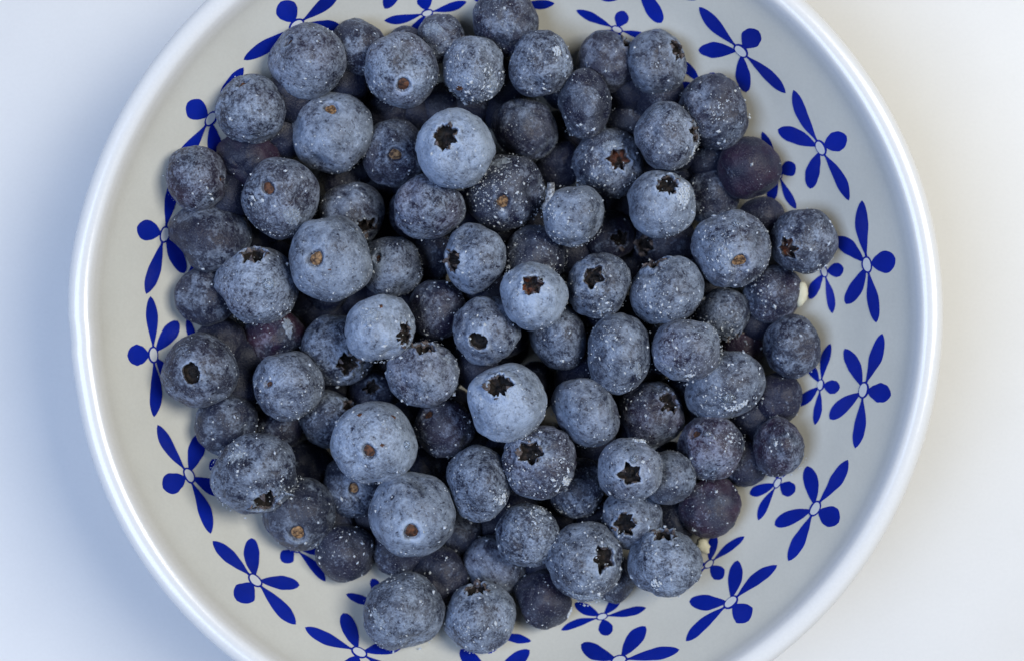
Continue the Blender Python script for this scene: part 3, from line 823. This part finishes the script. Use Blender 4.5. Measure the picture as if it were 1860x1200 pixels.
def flake_mesh(w, h, seed, kind, curv):
    rng = random.Random(seed)
    V, F = [], []
    if kind == 'w':                                   # a clump of ice grains
        for q in range(max(16, int(w * h / (0.3 * MM) ** 2 * 0.85))):
            t_, r_ = rng.uniform(0, 6.283), math.sqrt(rng.random())
            x_, y_ = w / 2 * r_ * math.cos(t_), h / 2 * r_ * math.sin(t_)
            crystal_into(V, F, Vector((x_, y_, -(x_ * x_ + y_ * y_) / 2 / curv)), Vector((rng.gauss(0, .3), rng.gauss(0, .3), 1)).normalized(),
                         rng.uniform(0.16, 0.42) * MM, rng)
        return mesh('ice_flake', V, F, M_FROST, False)
    n = 22
    th = {'f': 0.10, 'w': 0.35, 'd': 0.45, 'p': 0.08}[kind] * min(w, h) * (0.6 if kind == 'f' else 1)
    th = min(th, 0.0006)
    rads = [1 + (0.34 if kind != 'd' else 0.07) * rng.uniform(-1, 1) for _ in range(n)]
    rows = ((1.0, 0.0), (0.93, 0.75), (0.6, 1.0)) if kind != 'd' else ((1.0, 0.0), (0.92, 0.5), (0.6, 0.95))
    for (m, z) in rows:
        for i in range(n):
            t_ = 2 * math.pi * i / n
            V.append((w / 2 * rads[i] * m * math.cos(t_), h / 2 * rads[i] * m * math.sin(t_),
                      th * z * (1 + (0.5 * rng.uniform(-1, 1) if z and kind != 'd' else 0)) - 0.00003))
    V = [Vector((v[0], v[1], v[2] - (v[0] ** 2 + v[1] ** 2) / 2 / curv)) for v in V]
    for r_ in range(2):
        for i in range(n):
            j = (i + 1) % n
            F.append((r_ * n + i, r_ * n + j, (r_ + 1) * n + j, (r_ + 1) * n + i))
    V.append((0, 0, th))
    for i in range(n):
        F.append((3 * n, 2 * n + i, 2 * n + (i + 1) % n))
    F.append(tuple(reversed(range(n))))
    if kind == 'f':                                   # hoar grains on the film
        for q in range(int(w * h / (0.3 * MM) ** 2 * 0.45)):
            t_, r_ = rng.uniform(0, 6.283), math.sqrt(rng.random()) * 1.05
            x_, y_ = w / 2 * r_ * math.cos(t_), h / 2 * r_ * math.sin(t_)
            crystal_into(V, F, Vector((x_, y_, th * 0.5 - (x_ * x_ + y_ * y_) / 2 / curv)), Vector((rng.gauss(0, .3), rng.gauss(0, .3), 1)).normalized(),
                         rng.uniform(0.08, 0.26) * MM, rng)
    return mesh('ice_flake', V, F, {'f': M_FLAKE, 'w': M_FROST, 'd': M_DROP, 'p': M_SCAR_D}[kind], kind == 'd')


def idx_of(x, y):
    return min(range(N), key=lambda i: (B[i][0] - x) ** 2 + (B[i][1] - y) ** 2)


clu, flk = {}, {}
for c_ in PITS:
    FLAKES.append((*c_[:4], c_[4], c_[4] * 0.75, 30, 'p'))
for c_ in CLUST:
    clu.setdefault(idx_of(c_[0], c_[1]), []).append(c_[2:])
for c_ in FLAKES:
    flk.setdefault(idx_of(c_[0], c_[1]), []).append(c_[2:])

SKINS = {}
for i in range(N):
    x, y, a, k, feat, fx, fy, lev, bloom, red, haze, nfrost, label = B[i]
    rng = random.Random(1000 + i)
    p = XYZ[i]
    rad = a / FPX * (CAM[2] - p.z)                  # mm
    R, U, Vw = view_frame(p)
    if feat == 'N':
        s = math.hypot(fx, fy)
        sx, sy = fx, fy
        ax = R * sx + U * sy + Vw * -math.sqrt(max(0.0, 1 - min(.98, s) ** 2))
    else:
        ox, oy = (fx - x) / a, -(fy - y) / a
        s = math.hypot(ox, oy) / k * 1.02
        lim = 0.95
        if s > lim:
            ox, oy, s = ox * lim / s, oy * lim / s, lim
        ax = R * (ox / k) + U * (oy / k) + Vw * math.sqrt(max(0.0, 1 - s * s))
    ax.normalize()
    rot = ax.to_track_quat('Z', 'Y') @ Matrix.Rotation(rng.uniform(0, 6.28), 3, 'Z').to_quaternion()
    rot3 = rot.to_matrix()
    root = obj('blueberry', None)
    tag(root, label, 'blueberry', GROUP)
    low = rad * math.sqrt((rot3[2][0] ** 2 + rot3[2][1] ** 2) + (k * rot3[2][2]) ** 2)
    root.location = (p.x * MM, p.y * MM, (p.z - low) * MM)
    root.empty_display_size = 0.005
    up = Vector((0, 0, low * MM))
    me, ex, en = berry_mesh(rad * MM, k, feat, 300 + i * 7)
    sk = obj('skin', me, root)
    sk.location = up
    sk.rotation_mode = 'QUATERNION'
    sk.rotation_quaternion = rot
    sk.color = (max(0.0, bloom - {0: .14, 1: .14, 2: .06, 3: .0, 4: -.09}[lev]), red * (0.55 if lev < 2 and red < .4 else 0.85), haze * 0.8, 1)  # less bloom on lower levels: shade of the pile put into the skin colour
    if ex:
        e = obj(en, ex, root)
        e.location = up
        e.rotation_mode = 'QUATERNION'
        e.rotation_quaternion = rot
    # frost: grains placed on real points of the skin
    co = np.empty(len(me.vertices) * 3)
    me.vertices.foreach_get('co', co)
    co = co.reshape(-1, 3)
    no = np.empty(len(me.vertices) * 3)
    me.vertices.foreach_get('normal', no)
    no = no.reshape(-1, 3)
    Rm = np.array(rot3)
    cw, nw = co @ Rm.T, no @ Rm.T
    Rv, Uv, Vv = np.array(R), np.array(U), np.array(Vw)
    px_, py_ = cw @ Rv, cw @ Uv
    facing = nw @ Vv
    good = np.where(facing > 0.06)[0]
    FV, FF = [], []

    def grain(tx, ty, size):
        jj = good[np.argmin((px_[good] - tx) ** 2 + (py_[good] - ty) ** 2)]
        if (px_[jj] - tx) ** 2 + (py_[jj] - ty) ** 2 > (0.12 * rad * MM) ** 2:
            return
        pv, nv = Vector(cw[jj]), Vector(nw[jj])
        # slide from the vertex to the wanted place in the tangent plane
        dlt = (R * (tx - px_[jj]) + U * (ty - py_[jj]))
        nvv = max(0.25, nv.dot(Vw))
        pv = pv + dlt - Vw * (dlt.dot(nv) / nvv)
        crystal_into(FV, FF, pv, nv, size, rng)
    for q in range(int(nfrost * 2.4)):
        rr_, tt = math.sqrt(rng.random()) * 0.985, rng.uniform(0, 6.283)
        tx, ty = rr_ * math.cos(tt), rr_ * math.sin(tt)
        if noise.noise(Vector((tx * 2.2, ty * 2.2, i * 3.3))) < rng.uniform(-0.45, 0.35):
            continue
        grain(tx * rad * MM, ty * rad * MM, MM * min(0.46, 0.095 * math.exp(rng.gauss(0.15, 0.65))))
    for (cx, cy, cr, cn) in clu.get(i, ()):
        for q in range(cn):
            tx = (cx + rng.gauss(0, cr * 0.55) - x) / a * rad * MM
            ty = -(cy + rng.gauss(0, cr * 0.55) - y) / a * rad * MM
            grain(tx, ty, MM * min(0.46, 0.125 * math.exp(rng.gauss(0.15, 0.5))))
    ph_ = rng.uniform(-2.6, 0.6)
    for q in range(int(170 * max(0.0, haze - 0.15))):            # hoar along one edge
        tt = ph_ + rng.gauss(0, 0.7)
        rr_ = 0.99 - abs(rng.gauss(0, 0.05))
        grain(rr_ * math.cos(tt) * rad * MM, rr_ * math.sin(tt) * rad * MM, MM * min(0.3, 0.075 * math.exp(rng.gauss(0.1, 0.5))))
    if FV:
        fo = obj('frost_crystals', mesh('frost_crystals', FV, FF, M_FROST, False), root)
        fo.location = up
        fo['kind'] = 'stuff'
    for n_, (cx, cy, w_, h_, an, kd) in enumerate(flk.get(i, ())):
        tx, ty = (cx - x) / a * rad * MM, -(cy - y) / a * rad * MM
        jj = good[np.argmin((px_[good] - tx) ** 2 + (py_[good] - ty) ** 2)]
        pv, nv = Vector(cw[jj]), Vector(nw[jj])
        sc = rad * MM / a
        fl = obj('skin_pit' if kd == 'p' else 'ice_flake', flake_mesh(w_ * sc, h_ * sc, i * 10 + n_, kd, rad * MM), root)
        zax = nv
        xax = (R * math.cos(math.radians(an)) + U * math.sin(math.radians(an)))
        xax = (xax - zax * xax.dot(zax)).normalized()
        yax = zax.cross(xax)
        mt = Matrix((xax, yax, zax)).transposed()
        fl.location = up + pv
        fl.rotation_mode = 'QUATERNION'
        fl.rotation_quaternion = mt.to_quaternion()

# ---- berries buried in the pile: they carry the visible ones and close the gaps
vis = [(XYZ[i], RAD[i]) for i in range(N)]
VX = np.array([[v.x, v.y, v.z] for v, r in vis])
VR = np.array([r for v, r in vis])
PXC = np.array([[b[0], b[1], b[2]] for b in B], float)
rf = random.Random(77)
cands = []
for gx in range(-66, 67, 3):
    for gy in range(-66, 67, 3):
        x, y = gx + rf.uniform(-1.4, 1.4), gy + rf.uniform(-1.4, 1.4)
        if math.hypot(x, y) > 64:
            continue
        for gz in range(11, 44, 2):
            cands.append((x, y, gz + rf.uniform(-.8, .8), rf.uniform(5.0, 6.6)))
cands.sort(key=lambda c: c[2])
fillers = []
for (x, y, z, r) in cands:
    if z < wall_clear(x, y, r * 0.95):
        continue
    p = np.array([x, y, z])
    d = np.linalg.norm(VX - p, axis=1)
    if (d < (VR + r) * 0.89).any():
        continue
    if any((f[0] - x) ** 2 + (f[1] - y) ** 2 + (f[2] - z) ** 2 < ((f[3] + r) * 0.92) ** 2 for f in fillers):
        continue
    dist = CAM[2] - z
    ux, uy, ur = 930 + (x - CAM[0]) / dist * FPX, 600 - (y - CAM[1]) / dist * FPX, r / dist * FPX
    near = np.hypot(PXC[:, 0] - ux, PXC[:, 1] - uy)
    over = near < (PXC[:, 2] + ur) * 0.9
    if not over.any() or (VX[over, 2] < z).any():
        continue
    # how much of it the visible berries cover
    ins = 0
    for q in range(24):
        rr_, tt = ur * math.sqrt((q + .5) / 24), q * 2.39996
        if (np.hypot(PXC[:, 0] - ux - rr_ * math.cos(tt), PXC[:, 1] - uy - rr_ * math.sin(tt)) < PXC[:, 2] * .99).any():
            ins += 1
    edge = math.hypot(ux - BC[0], uy - BC[1]) + ur
    if ins < (10 if edge < 530 else 20):
        continue
    fillers.append((x, y, z, r))
# berries closing the gaps between the others, skin darkened as painted gap shade
for gy in range(20, 1180, 14):
    for gx in range(290, 1520, 14):
        ds = np.hypot(PXC[:, 0] - gx, PXC[:, 1] - gy)
        if (ds < PXC[:, 2] + 1).any():
            continue
        hit = False
        for f in fillers:
            dd = CAM[2] - f[2]
            if math.hypot(930 + (f[0] - CAM[0]) / dd * FPX - gx, 600 - (f[1] - CAM[1]) / dd * FPX - gy) < f[3] / dd * FPX * 0.97:
                hit = True
                break
        if hit:
            continue
        nb = np.where(ds < PXC[:, 2] + 55)[0]
        an_ = sorted(math.atan2(PXC[j, 1] - gy, PXC[j, 0] - gx) for j in nb)
        if len(an_) < 3:
            continue
        gap = max([an_[q + 1] - an_[q] for q in range(len(an_) - 1)] + [an_[0] + 2 * math.pi - an_[-1]])
        if gap > 2.5:
            continue
        r = 5.2
        zb = wall_clear(*pix(gx, gy, 20).xy, r * 0.75)
        z = VX[nb, 2].min() - 3.0
        for it in range(3):
            p = pix(gx, gy, z)
            for j in nb:
                dd = math.hypot(p.x - VX[j, 0], p.y - VX[j, 1])
                q = (r + VR[j]) * 0.85
                if dd < q:
                    z = min(z, VX[j, 2] - math.sqrt(q * q - dd * dd))
        z = max(z, zb)
        p = pix(gx, gy, z)
        fillers.append((p.x, p.y, z, r))
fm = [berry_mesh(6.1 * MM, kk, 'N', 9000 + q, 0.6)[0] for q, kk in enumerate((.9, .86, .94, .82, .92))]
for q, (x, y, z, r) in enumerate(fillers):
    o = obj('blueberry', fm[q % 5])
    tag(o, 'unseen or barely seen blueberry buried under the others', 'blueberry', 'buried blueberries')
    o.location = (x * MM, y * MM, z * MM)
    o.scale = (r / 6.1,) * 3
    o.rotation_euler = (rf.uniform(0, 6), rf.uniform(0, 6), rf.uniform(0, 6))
    o.color = (rf.uniform(.0, .16), 0.0, 0.03, 1)  # almost no bloom: the darkness of the gaps is painted into the skin
print('berries', N, 'buried', len(fillers), 'z range', min(Z.values()), max(Z.values()))


# ---- cream chips between berry and wall
def chip(px, py, w, h, ang, zoff, label):
    z = wall_z(math.hypot(*(pix(px, py, 30.0).xy))) + zoff
    p = pix(px, py, z)
    V, F = [], []
    rng = random.Random(int(px))
    n = 14
    sc = (CAM[2] - z) / FPX * MM
    rd = [rng.uniform(.78, 1.12) for _ in range(n)]
    for (m, zz) in ((0.80, -0.5), (1.0, -0.25), (1.0, 0.15), (0.84, 0.42), (0.45, 0.5)):
        for i in range(n):
            t_ = 2 * math.pi * i / n
            c, s = math.cos(t_), math.sin(t_)
            c, s = math.copysign(abs(c) ** .9, c), math.copysign(abs(s) ** .9, s)
            V.append((w / 2 * rd[i] * m * c * sc, h / 2 * rd[i] * m * s * sc, zz * min(w, h) * sc))
    for r_ in range(4):
        for i in range(n):
            j = (i + 1) % n
            F.append((r_ * n + i, r_ * n + j, (r_ + 1) * n + j, (r_ + 1) * n + i))
    F.append(tuple(reversed(range(n))))
    F.append(tuple(4 * n + i for i in range(n)))
    o = obj('cream_chip', mesh('cream_chip', V, F, M_CHIP))
    o.location = p * MM
    o.rotation_euler = (0, 0, math.radians(ang))
    tag(o, label, 'chip', 'cream chips')


chip(1456, 533, 24, 50, -8, 5.5, 'pale cream chip lodged between a blueberry and the bowl wall')
chip(1277, 990, 24, 30, 30, 4.0, 'small cream chip beside the dark wine purple blueberry')

# ---- icy twig stuck to a berry
i = idx_of(1042, 391)
p0 = pix(1001, 333, XYZ[i].z + 3.2)
p1 = pix(997, 386, XYZ[i].z + 1.2)
V, F = [], []
ax = (p1 - p0)
rr = Vector((1, 0, 0))
uu = ax.normalized().cross(rr).normalized()
rngt = random.Random(4)
for s in range(9):
    u = s / 8
    c = p0.lerp(p1, u)
    rad = (0.80 + 0.55 * sm(u, .45, .8) - 0.3 * sm(u, .85, 1.0)) * (1 + 0.12 * rngt.uniform(-1, 1))
    for q in range(8):
        t_ = q * math.pi / 4
        V.append((c + rr * math.cos(t_) * rad * rngt.uniform(.85, 1.15) + uu * math.sin(t_) * rad) * MM)
for s in range(8):
    for q in range(8):
        F.append((s * 8 + q, s * 8 + (q + 1) % 8, (s + 1) * 8 + (q + 1) % 8, (s + 1) * 8 + q))
F.append(tuple(reversed(range(8))))
F.append(tuple(64 + q for q in range(8)))
tw = obj('twig', mesh('twig', V, F, M_TWIG))
tag(tw, 'short frosted grey twig frozen to a pale blueberry', 'twig')
